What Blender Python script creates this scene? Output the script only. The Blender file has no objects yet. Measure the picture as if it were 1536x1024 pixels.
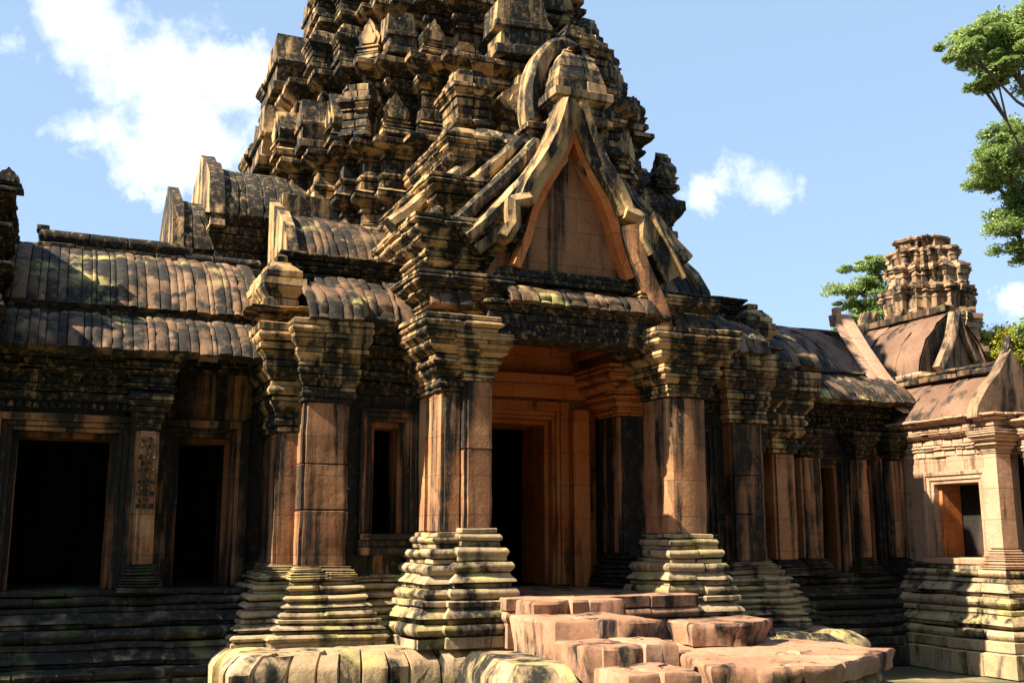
import bpy, bmesh, math, random
from mathutils import Vector, noise, Matrix
R = math.radians
random.seed(7)
sc = bpy.context.scene
col = sc.collection

# ------------------------------------------------------------------ camera
PSI, PIT, EYE = R(23.6), math.atan(293/1600.), 0.68
cd = bpy.data.cameras.new('camera'); cam = bpy.data.objects.new('camera', cd); col.objects.link(cam)
cd.sensor_width = 36; cd.lens = 36*1600/1536.; cd.clip_end = 2000; cd.clip_start = .05
cam.location = (0, 0, EYE)
cam.rotation_euler = (math.pi/2 + PIT, 0, -PSI)
sc.camera = cam

# ------------------------------------------------------------------ sun, sky
SUN_EL, SUN_AZ = R(43), R(-4)         # sun from the left, nearly along the facade
sdir = Vector((-math.cos(SUN_EL)*math.cos(SUN_AZ), math.cos(SUN_EL)*math.sin(SUN_AZ), math.sin(SUN_EL)))
sd = bpy.data.lights.new('sun', 'SUN'); sun = bpy.data.objects.new('sun', sd); col.objects.link(sun)
sd.energy = 5.0; sd.angle = R(.5); sd.color = (1, .85, .62)
sun.rotation_euler = sdir.to_track_quat('Z', 'Y').to_euler()
sun.location = (-20, 5, 30)
sc.view_settings.view_transform = 'Standard'; sc.view_settings.look = 'None'
sc.view_settings.exposure = 1.84; sc.view_settings.gamma = 1

w = bpy.data.worlds.new('World'); sc.world = w; w.use_nodes = True
nt = w.node_tree; N = nt.nodes; L = nt.links
bg = N['Background']; bg.inputs['Strength'].default_value = .05
sky = N.new('ShaderNodeTexSky'); sky.sky_type = 'NISHITA'; sky.sun_disc = False
sky.sun_elevation = SUN_EL; sky.sun_rotation = math.atan2(sdir.x, sdir.y)
sky.air_density = 1.0; sky.dust_density = 1.2; sky.ozone_density = 1.6
tc = N.new('ShaderNodeTexCoord')

def vm(op, a, b=None):
    n = N.new('ShaderNodeVectorMath'); n.operation = op
    L.new(a, n.inputs[0])
    if b is not None:
        if hasattr(b, 'links'): L.new(b, n.inputs[1])
        else: n.inputs[1].default_value = b
    return n
def mt(op, a, b=0.0, c=None, clamp=False):
    n = N.new('ShaderNodeMath'); n.operation = op; n.use_clamp = clamp
    for i, q in enumerate((a, b, c)):
        if q is None: continue
        if hasattr(q, 'links'): L.new(q, n.inputs[i])
        else: n.inputs[i].default_value = q
    return n.outputs[0]
FW = Vector((math.sin(PSI)*math.cos(PIT), math.cos(PSI)*math.cos(PIT), math.sin(PIT)))
RT = Vector((math.cos(PSI), -math.sin(PSI), 0)); UP = RT.cross(FW)
def skydir(px, py): return (FW + RT*((px-768)/1600) + UP*((512-py)/1600)).normalized()
# clouds stand at fixed bearings in the sky: (bearing pixel of the survey photo, half sizes in radians)
CL = [(150, 60, .050, .052, 1), (230, 110, .085, .055, 1), (270, 190, .085, .05, 1), (350, 135, .045, .04, 1),
      (255, 255, .05, .025, .8), (120, 25, .045, .04, 1), (110, 195, .03, .014, .6), (15, 66, .022, .012, .6), (300, 40, .03, .016, .45),
      (1090, 262, .030, .020, .62), (1155, 282, .024, .022, .62), (1055, 305, .018, .014, .6), (1120, 245, .03, .012, .45),
      (1525, 452, .022, .018, .9)]
nz = N.new('ShaderNodeTexNoise'); nz.inputs['Scale'].default_value = 9; nz.inputs['Detail'].default_value = 9; nz.inputs['Roughness'].default_value = .62
L.new(tc.outputs['Generated'], nz.inputs['Vector'])
nz2 = N.new('ShaderNodeTexNoise'); nz2.inputs['Scale'].default_value = 26; nz2.inputs['Detail'].default_value = 8; nz2.inputs['Roughness'].default_value = .65
L.new(tc.outputs['Generated'], nz2.inputs['Vector'])
mask = None
for px, py, sa, sb, st in CL:
    c = skydir(px, py); e1 = c.cross(Vector((0, 0, 1))).normalized(); e2 = e1.cross(c)
    a = vm('DOT_PRODUCT', tc.outputs['Generated'], e1/sa).outputs['Value']
    b = vm('DOT_PRODUCT', tc.outputs['Generated'], e2/sb).outputs['Value']
    f = vm('DOT_PRODUCT', tc.outputs['Generated'], c).outputs['Value']
    r = mt('SQRT', mt('ADD', mt('MULTIPLY', a, a), mt('MULTIPLY', b, b)))
    d = mt('SUBTRACT', 1.0, r)
    d = mt('ADD', d, mt('MULTIPLY', mt('SUBTRACT', (nz if st >= .95 else nz2).outputs['Fac'], .5), 3.4 if st >= .95 else 4.6))
    d = mt('MULTIPLY', mt('MULTIPLY', d, 1.3 if st >= .95 else .9, clamp=True), mt('MULTIPLY', mt('GREATER_THAN', f, .3), st))
    mask = d if mask is None else mt('MAXIMUM', mask, d)
pale = N.new('ShaderNodeMixRGB'); pale.inputs[0].default_value = .55
pale.inputs[2].default_value = (3.5, 5.0, 7.0, 1); L.new(sky.outputs[0], pale.inputs[1])
mx = N.new('ShaderNodeMixRGB'); L.new(mask, mx.inputs[0]); L.new(pale.outputs[0], mx.inputs[1]); cr = N.new('ShaderNodeValToRGB'); cr.color_ramp.elements[0].position = .36; cr.color_ramp.elements[0].color = (.66, .72, .80, 1); cr.color_ramp.elements[1].position = .56; cr.color_ramp.elements[1].color = (1, 1, 1, 1); L.new(nz.outputs['Fac'], cr.inputs[0])
cs = vm('SCALE', cr.outputs[0]); cs.inputs['Scale'].default_value = 9.5; L.new(cs.outputs[0], mx.inputs[2])
L.new(mx.outputs[0], bg.inputs[0])

# ------------------------------------------------------------------ materials
def node_mat(name):
    m = bpy.data.materials.new(name); m.use_nodes = True
    n = m.node_tree.nodes; l = m.node_tree.links
    return m, n, l, n['Principled BSDF']
def ramp(n, l, src, stops):
    r = n.new('ShaderNodeValToRGB'); e = r.color_ramp.elements
    while len(e) < len(stops): e.new(.5)
    for q, (p, c) in zip(e, stops):
        q.position = p; q.color = (c, c, c, 1) if isinstance(c, (int, float)) else (*c, 1)
    l.new(src, r.inputs[0]); return r.outputs[0]
def stone(name, cols, black=.5, blackc=(.012, .012, .011), moss=0., mossc=(.37, .32, .12), seed=0., streak=.3, spots=.5, rough=.82, bump=.5, joints=True):
    m, n, l, bs = node_mat(name)
    g = n.new('ShaderNodeNewGeometry'); P = g.outputs['Position']
    def mapping(s, o=0):
        k = n.new('ShaderNodeMapping'); l.new(P, k.inputs[0]); k.inputs['Scale'].default_value = s
        k.inputs['Location'].default_value = (seed+o, seed*1.7+o, seed*.6+o); return k.outputs[0]
    def nse(vec, sc_, det=6, rg=.6, dist=0):
        k = n.new('ShaderNodeTexNoise'); k.inputs['Scale'].default_value = sc_; k.inputs['Detail'].default_value = det
        k.inputs['Roughness'].default_value = rg; k.inputs['Distortion'].default_value = dist; l.new(vec, k.inputs['Vector']); return k.outputs['Fac']
    def mix(f, a, b, typ='MIX'):
        k = n.new('ShaderNodeMixRGB'); k.blend_type = typ
        for i, q in enumerate((f, a, b)):
            if hasattr(q, 'links'): l.new(q, k.inputs[i])
            elif isinstance(q, (int, float)): k.inputs[i].default_value = q if i == 0 else (q, q, q, 1)
            else: k.inputs[i].default_value = (*q, 1)
        return k.outputs[0]
    def mth(op, a, b, clamp=False):
        k = n.new('ShaderNodeMath'); k.operation = op; k.use_clamp = clamp
        for i, q in enumerate((a, b)):
            if hasattr(q, 'links'): l.new(q, k.inputs[i])
            else: k.inputs[i].default_value = q
        return k.outputs[0]
    base = ramp(n, l, nse(mapping((1, 1, 1)), 1.3, 5, .6), [(.32, cols[0]), (.5, cols[1]), (.68, cols[2])])
    isl = g.outputs['Random Per Island']          # each laid stone differs a little
    base = mix(.5, base, ramp(n, l, isl, [(0, .55), (1, 1.0)]), 'MULTIPLY')
    fine = nse(mapping((1, 1, 1), 3), 22, 8, .7)
    base = mix(.55, base, ramp(n, l, fine, [(.3, .5), (.7, 1.15)]), 'MULTIPLY')
    # black lichen: vertical runs and blotches
    st = nse(mapping((2.6, 2.6, streak), 11), 1.5, 7, .62, .4)
    bl = nse(mapping((1, 1, 1), 23), .9, 8, .66, .6)
    q = mth('ADD', mth('MULTIPLY', st, .68), mth('MULTIPLY', bl, .32))
    q = mth('ADD', q, mth('MULTIPLY', mth('SUBTRACT', isl, .5), .09))
    t = .5 + (black-.5)*.34
    bm_ = ramp(n, l, q, [(max(0, t-.05), 1.0), (min(1, t+.045), 0.0)])
    sp = nse(mapping((1, 1, .8), 5), 13, 9, .72)
    spm = ramp(n, l, sp, [(.52, 1.0), (.70, 1-spots)])
    blk = mth('MULTIPLY', bm_, spm, True)
    c = mix(blk, base, blackc)
    # pale crusty lichen dots
    vo = n.new('ShaderNodeTexVoronoi'); vo.inputs['Scale'].default_value = 7; l.new(mapping((1, 1, 1), 7), vo.inputs['Vector'])
    dots = mth('MULTIPLY', ramp(n, l, vo.outputs['Distance'], [(.07, 1.0), (.13, 0.0)]), ramp(n, l, nse(mapping((1, 1, 1), 9), 2.2, 2), [(.60, 0.0), (.66, .45)]), True)
    c = mix(dots, c, (.42, .40, .32))
    if moss > 0:
        sx = n.new('ShaderNodeSeparateXYZ'); l.new(g.outputs['Normal'], sx.inputs[0])
        mo = nse(mapping((1, 1, 1), 31), 1.6, 7, .65)
        mm = mth('MULTIPLY', ramp(n, l, mo, [(.62-moss*.3, 0.0), (.72-moss*.3, .85)]), ramp(n, l, sx.outputs[2], [(.0, .35), (.5, 1.0)]), True)
        c = mix(mm, c, mossc)
    hgt = mth('ADD', mth('MULTIPLY', fine, .5), mth('MULTIPLY', nse(mapping((1, 1, 1), 41), 6, 6, .6), 1.2))
    if joints:                                    # sawn block joints
        sp3 = n.new('ShaderNodeSeparateXYZ'); l.new(P, sp3.inputs[0])
        cb = n.new('ShaderNodeCombineXYZ'); l.new(mth('ADD', sp3.outputs[0], sp3.outputs[1]), cb.inputs[0]); l.new(sp3.outputs[2], cb.inputs[1])
        bk = n.new('ShaderNodeTexBrick'); l.new(cb.outputs[0], bk.inputs['Vector']); bk.inputs['Scale'].default_value = 1
        bk.inputs['Brick Width'].default_value = .83; bk.inputs['Row Height'].default_value = .47; bk.inputs['Mortar Size'].default_value = .006
        bk.inputs['Color1'].default_value = (1, 1, 1, 1); bk.inputs['Color2'].default_value = (.86, .86, .86, 1); bk.inputs['Mortar'].default_value = (.42, .42, .42, 1)
        c = mix(.75, c, bk.outputs['Color'], 'MULTIPLY')
        hgt = mth('ADD', hgt, mth('MULTIPLY', bk.outputs['Fac'], -1.2))
    l.new(c, bs.inputs['Base Color'])
    bs.inputs['Roughness'].default_value = rough
    try: bs.inputs['Specular IOR Level'].default_value = .25
    except Exception: pass
    b = n.new('ShaderNodeBump'); b.inputs['Strength'].default_value = bump; b.inputs['Distance'].default_value = .02
    l.new(hgt, b.inputs['Height']); l.new(b.outputs[0], bs.inputs['Normal'])
    return m

TAN = ((.33, .195, .085), (.455, .295, .14), (.54, .385, .2))
PINK = ((.29, .125, .06), (.375, .18, .088), (.43, .245, .13))
M = {}
M['pillar'] = stone('streaked_pink_sandstone', PINK, .50, seed=2., streak=.16, spots=.35)
M['wall'] = stone('stained_wall_sandstone', PINK, .72, seed=5., streak=.2, spots=.3)
M['carved'] = stone('carved_black_sandstone', TAN, .92, seed=9., streak=.35, spots=.85, bump=.9, joints=False)
M['cap'] = stone('weathered_capital_sandstone', TAN, .58, seed=13., streak=.4, spots=.5, bump=.7, joints=False)
M['tower'] = stone('weathered_tower_sandstone', TAN, .63, seed=17., streak=.35, spots=.7, bump=.8, joints=False)
M['base'] = stone('mossy_base_sandstone', ((.27, .20, .12), (.36, .27, .17), (.40, .31, .20)), .42, seed=21., streak=.6, spots=.5, moss=.36, bump=.7, joints=False)
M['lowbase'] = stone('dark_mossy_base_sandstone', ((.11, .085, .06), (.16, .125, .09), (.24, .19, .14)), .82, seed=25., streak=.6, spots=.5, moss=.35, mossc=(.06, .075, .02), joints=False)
M['terr'] = stone('worn_tan_block_sandstone', ((.30, .20, .12), (.40, .29, .175), (.46, .36, .23)), .46, seed=61., streak=.5, spots=.4, moss=.22, bump=.7, joints=False)
M['roof'] = stone('brown_roof_sandstone', ((.115, .062, .036), (.165, .098, .058), (.24, .155, .095)), .58, seed=29., streak=.5, spots=.6, moss=.12, joints=False)
M['red'] = stone('bounce_orange_sandstone', ((.44, .12, .032), (.54, .175, .05), (.56, .23, .085)), .22, seed=33., streak=.25, spots=.2)  # orange bounce light under the porch lintel, painted into the stone colour
M['step'] = stone('worn_pink_step_stone', ((.27, .135, .085), (.35, .195, .125), (.41, .255, .17)), .36, seed=37., streak=.7, spots=.5, bump=.35, joints=False)
M['wing'] = stone('clean_pink_sandstone', ((.40, .23, .15), (.46, .29, .20), (.48, .33, .235)), .22, seed=41., streak=.2, spots=.5)
M['wingroof'] = stone('smooth_brown_roof', ((.13, .07, .045), (.17, .098, .066), (.22, .135, .095)), .28, seed=45., streak=.5, spots=.7, bump=.3, joints=False)
M['far'] = stone('far_tower_sandstone', ((.20, .125, .075), (.28, .18, .11), (.37, .26, .165)), .42, seed=49., streak=.4, spots=.4, joints=False)
M['jamb'] = stone('stained_red_jamb', ((.22, .075, .03), (.28, .11, .045), (.33, .15, .07)), .5, seed=35., streak=.2, spots=.3)
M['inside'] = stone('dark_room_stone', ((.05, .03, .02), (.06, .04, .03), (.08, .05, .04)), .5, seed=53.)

# ------------------------------------------------------------------ mesh helpers
class MB:
    def __init__(s): s.v = []; s.f = []
    def add(s, vs, fs):
        o = len(s.v); s.v += [tuple(q) for q in vs]; s.f += [tuple(i+o for i in f) for f in fs]
    def build(s, name, mat, parent=None, smooth=34):
        ox = parent_origin(parent)
        me = bpy.data.meshes.new(name); me.from_pydata([(a-ox.x, b-ox.y, c-ox.z) for a, b, c in s.v], [], s.f); me.update()
        bm = bmesh.new(); bm.from_mesh(me); bmesh.ops.recalc_face_normals(bm, faces=bm.faces); bm.to_mesh(me); bm.free()
        if smooth:
            me.polygons.foreach_set('use_smooth', [True]*len(me.polygons)); me.set_sharp_from_angle(angle=R(smooth))
        me.materials.append(mat)
        o = bpy.data.objects.new(name, me); col.objects.link(o)
        if parent: o.parent = parent
        return o
def parent_origin(p):
    v = Vector((0, 0, 0))
    while p: v += p.location; p = p.parent
    return v
def thing(name, label, cat, loc, group=None):
    o = bpy.data.objects.new(name, None); col.objects.link(o); o.location = loc; o.empty_display_size = .3
    o['label'] = label; o['category'] = cat
    if group: o['group'] = group
    return o
def part(name, parent, loc):
    "an Empty that carries the sub-parts of one part"
    o = bpy.data.objects.new(name, None); col.objects.link(o); o.parent = parent
    o.location = Vector(loc) - parent_origin(parent); return o
def nz3(p, s=1.0): return noise.noise(Vector(p)*s)

def ccw(plan):
    a = sum(plan[i][0]*plan[(i+1) % len(plan)][1]-plan[(i+1) % len(plan)][0]*plan[i][1] for i in range(len(plan)))
    return list(plan) if a > 0 else list(reversed(plan))
def rect(x0, x1, y0, y1): return [(x0, y0), (x1, y0), (x1, y1), (x0, y1)]

def course(mb, plan, pts, blk=.5, jit=.01, er=.012, rnd=None, cap=False, gap=.022, chip=.10):
    "one ring of dressed blocks following a closed plan; pts = (offset, z) from bottom to top"
    rnd = rnd or random
    plan = ccw(plan); n = len(plan); E = []
    for i in range(n):
        p, q = Vector(plan[i]), Vector(plan[(i+1) % n]); d = (q-p)
        E.append((p, q, d.length, Vector((d.y, -d.x))/max(d.length, 1e-6)))
    mit = []
    for i in range(n):
        a, b = E[i-1][3], E[i][3]; s = a+b; k = 1+a.dot(b)
        mit.append(s/k if k > .15 else s*3)
    st = []                                       # (x, y, mx, my, inset, block)
    bid = 0
    for i in range(n):
        p, q, Ln, nn = E[i]; m0, m1 = mit[i], mit[(i+1) % n]
        k = max(1, round(Ln/blk)); br = [j/k for j in range(k+1)]
        for j in range(1, k): br[j] += rnd.uniform(-.22, .22)/k
        first = bid; e = min(.016, Ln*.08)/Ln
        st.append((*p, *m0, .004, bid))
        for j in range(k):
            t0, t1 = br[j], br[j+1]
            if k > 1 or Ln > .2:
                tm = t0+(t1-t0)*rnd.uniform(.35, .65); x = p.lerp(q, tm); mm = m0.lerp(m1, tm); st.append((*x, *mm, 0, bid))
            if j < k-1:
                for tt, ins, b in ((t1-e, 0, bid), (t1, gap, bid), (t1+e, 0, bid+1)):
                    x = p.lerp(q, tt); mm = m0.lerp(m1, tt); st.append((*x, *mm, ins, b))
                bid += 1
    bid += 1
    dv = [(rnd.uniform(-jit, jit), rnd.uniform(-jit, jit)*.5, rnd.random()) for _ in range(bid)]
    if st: dv[bid-1] = dv[0]
    m = len(st); rows = []
    np_ = len(pts)
    for k, (off, z) in enumerate(pts):
        row = []
        for (x, y, ax, ay, ins, b) in st:
            d, dz, r = dv[b]
            o = off-ins+d; zz = z+dz
            ns = nz3((x+off, y, z), 2.7)*er*1.6+nz3((x, y+off, z), 9)*er*.7
            o += ns
            if r < chip and blk < 2 and k >= np_-2: zz -= .035; o -= .03
            zz += nz3((x, y, z+5), 3.1)*er*.8
            row.append((x+ax*o, y+ay*o, zz))
        rows.append(row)
    vs = [v for r in rows for v in r]; fs = []
    for k in range(np_-1):
        for j in range(m):
            a = k*m+j; b = k*m+(j+1) % m
            fs.append((a, b, b+m, a+m))
    if cap: fs.append(tuple((np_-1)*m+j for j in range(m)))
    mb.add(vs, fs)

def band(o, z0, z1, d=.10): c = min(.016, (z1-z0)*.2); return [(o-d, z0+.004), (o-c, z0+.004), (o, z0+c), (o, z1-c), (o-c, z1-.004), (o-d, z1-.004)]
def torus(o, z0, z1, b, d=.10):
    h = z1-z0; return [(o-d, z0+.004)]+[(o+b*math.sin(math.pi*t)-b*.25, z0+h*t) for t in (.02, .18, .36, .55, .75, .9, .98)]+[(o-d, z1-.004)]
def cyma(o0, o1, z0, z1, d=.10):
    h = z1-z0; r = [(min(o0, o1)-d, z0+.004)]
    for t in (0, .2, .4, .6, .8, 1):
        s = t*t*(3-2*t); r.append((o0+(o1-o0)*s, z0+.004+(h-.008)*t))
    return r+[(min(o0, o1)-d, z1-.004)]
def stack(mb, plan, seq, z0, blk=.5, jit=.01, er=.012, rnd=None, cap=True):
    "seq of (kind, height, offset[, second offset / bulge])"
    z = z0
    for k, s in enumerate(seq):
        kind, h = s[0], s[1]
        if kind == 'b': p = band(s[2], z, z+h)
        elif kind == 't': p = torus(s[2], z, z+h, s[3])
        elif kind == 'c': p = cyma(s[2], s[3], z, z+h)
        course(mb, plan, p, blk*(.8 if kind == 't' else 1), jit, er, rnd, cap=cap)
        z += h
    return z
def scaled(seq, H, W=1.0):
    t = sum(s[1] for s in seq); return [(s[0], s[1]*H/t, *[q*W for q in s[2:]]) for s in seq]
def box(mb, x0, x1, y0, y1, z0, z1, er=.006, seg=.35, cham=.012):
    "a slightly worn dressed block with softened arrises"
    xs = (x0, x0+cham, x1-cham, x1); 
    def dv(a, b):
        k = max(1, int((b-a)/seg)); return [a]+[a+cham]+[a+(b-a)*i/k for i in range(1, k)]+[b-cham, b]
    X, Y, Z = dv(x0, x1), dv(y0, y1), dv(z0, z1)
    idx = {}; vs = []; fs = []
    nx, ny, nz_ = len(X)-1, len(Y)-1, len(Z)-1
    def vid(i, j, k):
        if (i, j, k) in idx: return idx[i, j, k]
        p = [X[i], Y[j], Z[k]]
        ex = (i in (0, nx)) + (j in (0, ny)) + (k in (0, nz_))
        if ex >= 2:
            for a, (q, mxq, c) in enumerate(((i, nx, 0), (j, ny, 1), (k, nz_, 2))):
                if q == 0: p[a] += cham*.5
                elif q == mxq: p[a] -= cham*.5
        e = er
        p[0] += nz3((p[0], p[1]+7, p[2]), 3)*e; p[1] += nz3((p[0]+3, p[1], p[2]), 3.3)*e; p[2] += nz3((p[0], p[1], p[2]+9), 2.7)*e
        idx[i, j, k] = len(vs); vs.append(p); return idx[i, j, k]
    for k in (0, nz_):
        for i in range(nx):
            for j in range(ny): fs.append((vid(i, j, k), vid(i+1, j, k), vid(i+1, j+1, k), vid(i, j+1, k)))
    for j in (0, ny):
        for i in range(nx):
            for k in range(nz_): fs.append((vid(i, j, k), vid(i+1, j, k), vid(i+1, j, k+1), vid(i, j, k+1)))
    for i in (0, nx):
        for j in range(ny):
            for k in range(nz_): fs.append((vid(i, j, k), vid(i, j+1, k), vid(i, j+1, k+1), vid(i, j, k+1)))
    mb.add(vs, fs)
def vault(mb, axis, a0, a1, prof, rib=.2, dep=.035, rnd=None, thick=.12):
    "ribbed stone roof slope; prof = (across, z) from eave to ridge; ribs run from eave to ridge"
    rnd = rnd or random; n = max(1, round((a1-a0)/rib)); br = [a0+(a1-a0)*i/n for i in range(n+1)]
    for i in range(1, n): br[i] += rnd.uniform(-.36, .36)*(a1-a0)/n
    P = []
    for i in range(len(prof)-1):                   # refine along the slope
        (u0, z0), (u1, z1) = prof[i], prof[i+1]
        for t in (0, .33, .67): P.append((u0+(u1-u0)*t, z0+(z1-z0)*t))
    P.append(prof[-1])
    NR = []
    for i in range(len(P)):
        (u0, z0), (u1, z1) = P[max(0, i-1)], P[min(len(P)-1, i+1)]
        d = Vector((u1-u0, z1-z0)).normalized(); nn = Vector((-d.y, d.x))
        if nn.y < 0: nn = -nn
        NR.append(nn)
    o_ = dep+.05; bed = []
    for a in (a0, a1):
        for j, (u, z) in enumerate(P): bed.append((a, u-NR[j].x*o_, z-NR[j].y*o_) if axis == 'x' else (u-NR[j].x*o_, a, z-NR[j].y*o_))
    mb.add(bed, [(j, j+1, len(P)+j+1, len(P)+j) for j in range(len(P)-1)])
    for i in range(n):
        wd = br[i+1]-br[i]; lift = rnd.uniform(-.014, .014); lip = rnd.uniform(-.014, .014)
        cross = [(.0, -dep), (.05, -dep*.1), (.25, .12*dep), (.5, .2*dep), (.75, .12*dep), (.93, -dep*.1), (1., -dep)]
        brk = {rnd.randrange(1, len(P)-1): rnd.uniform(.012, .03) for _ in range(2)} if len(P) > 3 else {}
        vs = []; fs = []; K = len(cross)
        for j, (u, z) in enumerate(P):
            for (t, h) in cross:
                a = br[i]+wd*t; q = h+lift+nz3((a, u, z), 4)*.016-brk.get(j, 0)
                uu = u+NR[j].x*q; zz = z+NR[j].y*q
                if j == 0:
                    dd = (Vector(P[0])-Vector(P[1])).normalized(); uu += dd.x*lip; zz += dd.y*lip
                vs.append((a, uu, zz) if axis == 'x' else (uu, a, zz))
        for j in range(len(P)-1):
            for t in range(K-1):
                b = j*K+t; fs.append((b, b+1, b+1+K, b+K))
        o = len(vs)                                # front lip of the tile
        for t in range(K):
            x, y, z = vs[t]; q = NR[0]
            vs.append((x, y-q.x*thick, z-q.y*thick) if axis == 'x' else (x-q.x*thick, y, z-q.y*thick))
        for t in range(K-1): fs.append((t, t+1, o+t+1, o+t))
        mb.add(vs, fs)
def poly_slab(mb, pts, axis, p0, p1, er=.01):
    "extrude an outline (u, z) along an axis from p0 to p1: axis 'x' -> u is y, axis 'y' -> u is x"
    n = len(pts); vs = []; fs = []
    for p in (p0, p1):
        for (u, z) in pts:
            e = nz3((u, p, z), 4)*er
            vs.append((p+e, u+e, z+e) if axis == 'x' else (u+e, p+e, z+e))
    fs.append(tuple(range(n))); fs.append(tuple(range(n, 2*n)))
    for i in range(n): fs.append((i, (i+1) % n, n+(i+1) % n, n+i))
    mb.add(vs, fs)
def sweep_band(mb, path, prof, y0, n_sub=4, er=.012, smooth=True):
    "a moulded rail: path of (x, z) in a plane of constant y, prof of (normal offset, y offset), closed section"
    Q = []
    for i in range(len(path)-1):
        a, b = Vector(path[i]), Vector(path[i+1])
        c0 = Vector(path[i-1]) if i else a*2-b
        c3 = Vector(path[i+2]) if i+2 < len(path) else b*2-a
        for k in range(n_sub):
            t = k/n_sub
            Q.append(.5*((2*a)+(b-c0)*t+(2*c0-5*a+4*b-c3)*t*t+(3*a-c0-3*b+c3)*t**3) if smooth else a.lerp(b, t))
    Q.append(Vector(path[-1])); K = len(prof); vs = []; fs = []
    for i, q in enumerate(Q):
        d = (Q[min(i+1, len(Q)-1)]-Q[max(i-1, 0)]).normalized(); nn = Vector((-d.y, d.x))
        for (o, yy) in prof:
            e = nz3((q.x+o, y0+yy, q.y), 5)*er
            vs.append((q.x+nn.x*(o+e), y0+yy+e, q.y+nn.y*(o+e)))
    for i in range(len(Q)-1):
        for k in range(K): fs.append((i*K+k, i*K+(k+1) % K, (i+1)*K+(k+1) % K, (i+1)*K+k))
    fs.append(tuple(range(K))); fs.append(tuple((len(Q)-1)*K+k for k in range(K)))
    mb.add(vs, fs)

AX = 6.22                                          # axis of the porch and the tower
def mir(x): return 2*AX-x
def mrect(x0, x1, y0, y1, m): return rect(mir(x1), mir(x0), y0, y1) if m else rect(x0, x1, y0, y1)
def mxs(x0, x1, m): return (mir(x1), mir(x0)) if m else (x0, x1)

# moulding sequences, bottom to top: (kind, height, offset, ...)
PED = [('b', .10, .42), ('t', .10, .40, .05), ('b', .05, .33), ('c', .09, .40, .30), ('b', .06, .34), ('t', .10, .27, .05), ('b', .05, .21), ('c', .08, .27, .18),
       ('t', .09, .20, .05), ('b', .05, .13), ('t', .08, .15, .04), ('b', .05, .08), ('t', .06, .09, .03), ('b', .05, .05)]
PLINTH = [('b', .30, .80), ('b', .14, .72), ('t', .13, .66, .06), ('b', .06, .56), ('c', .12, .62, .50), ('b', .07, .52), ('t', .14, .44, .07), ('b', .06, .34), ('c', .11, .40, .27), ('b', .06, .26), ('t', .10, .2, .05), ('b', .07, .12)]
CAPS = [('b', .05, .03), ('t', .06, .05, .02), ('b', .05, .05), ('c', .08, .06, .13), ('b', .05, .12), ('t', .07, .15, .03), ('b', .05, .14), ('c', .09, .16, .25), ('b', .06, .25), ('c', .08, .26, .33), ('b', .06, .33), ('t', .08, .34, .04), ('b', .07, .36)]
CORN = [('b', .16, .03), ('b', .05, .07), ('t', .07, .07, .03), ('b', .15, .05), ('c', .10, .08, .17), ('b', .05, .18), ('b', .13, .15), ('c', .10, .18, .30), ('t', .08, .31, .04)]

# ================================================================== GROUND
def ground():
    m, n, l, bs = node_mat('sandy_ground')
    tcg = n.new('ShaderNodeNewGeometry'); a = n.new('ShaderNodeTexNoise'); a.inputs['Scale'].default_value = .8; a.inputs['Detail'].default_value = 10; l.new(tcg.outputs['Position'], a.inputs['Vector'])
    c = ramp(n, l, a.outputs['Fac'], [(.35, (.025, .035, .012)), (.56, (.06, .06, .025)), (.68, (.24, .18, .10))]); l.new(c, bs.inputs['Base Color']); bs.inputs['Roughness'].default_value = .95
    b = n.new('ShaderNodeBump'); b.inputs['Strength'].default_value = .5; l.new(a.outputs['Fac'], b.inputs['Height']); l.new(b.outputs[0], bs.inputs['Normal'])
    g = MB(); g.add([(-600, -600, -1.3), (900, -600, -1.3), (900, 1200, -1.3), (-600, 1200, -1.3)], [(0, 1, 2, 3)])
    o = g.build('ground', m, smooth=0); o['kind'] = 'structure'
ground()

# ================================================================== TEMPLE
T = thing('temple', 'huge dark sandstone temple with a stepped tower, pillared porch and ribbed stone roofs', 'temple', (AX, 17.2, -1.3))
rn = random.Random(3)

def base_ring(name, plan, H, z0, W=1., mat='base', blk=.5, seq=PLINTH, er=.02, jit=.015):
    mb = MB(); stack(mb, plan, scaled(seq, H, W), z0, blk, jit, er, rn); return mb.build(name, M[mat], T)

# ---- plinths
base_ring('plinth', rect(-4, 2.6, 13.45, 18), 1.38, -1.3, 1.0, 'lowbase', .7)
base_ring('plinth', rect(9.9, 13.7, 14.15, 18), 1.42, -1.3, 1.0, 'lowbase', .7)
for m in (0, 1):
    mb = MB(); H = .84
    stack(mb, mrect(2.5, 4.5, 13.08, 15, m), scaled(PED, H, 1.0), -.58, .5, .016, .022, rn)
    stack(mb, mrect(2.85, 3.45, 12.8, 14, m), scaled(PED, H-.004, .95), -.58, .45, .016, .022, rn)
    mb.build('plinth', M['base'], T)
# porch floor
mb = MB(); stack(mb, rect(4.97, 7.5, 11.5, 14.2), [('b', .30, 0), ('t', .12, .02, .03), ('b', .16, .03)], -.58, .8, .01, .012, rn)
mb.build('porch_floor', M['step'], T)

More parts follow.
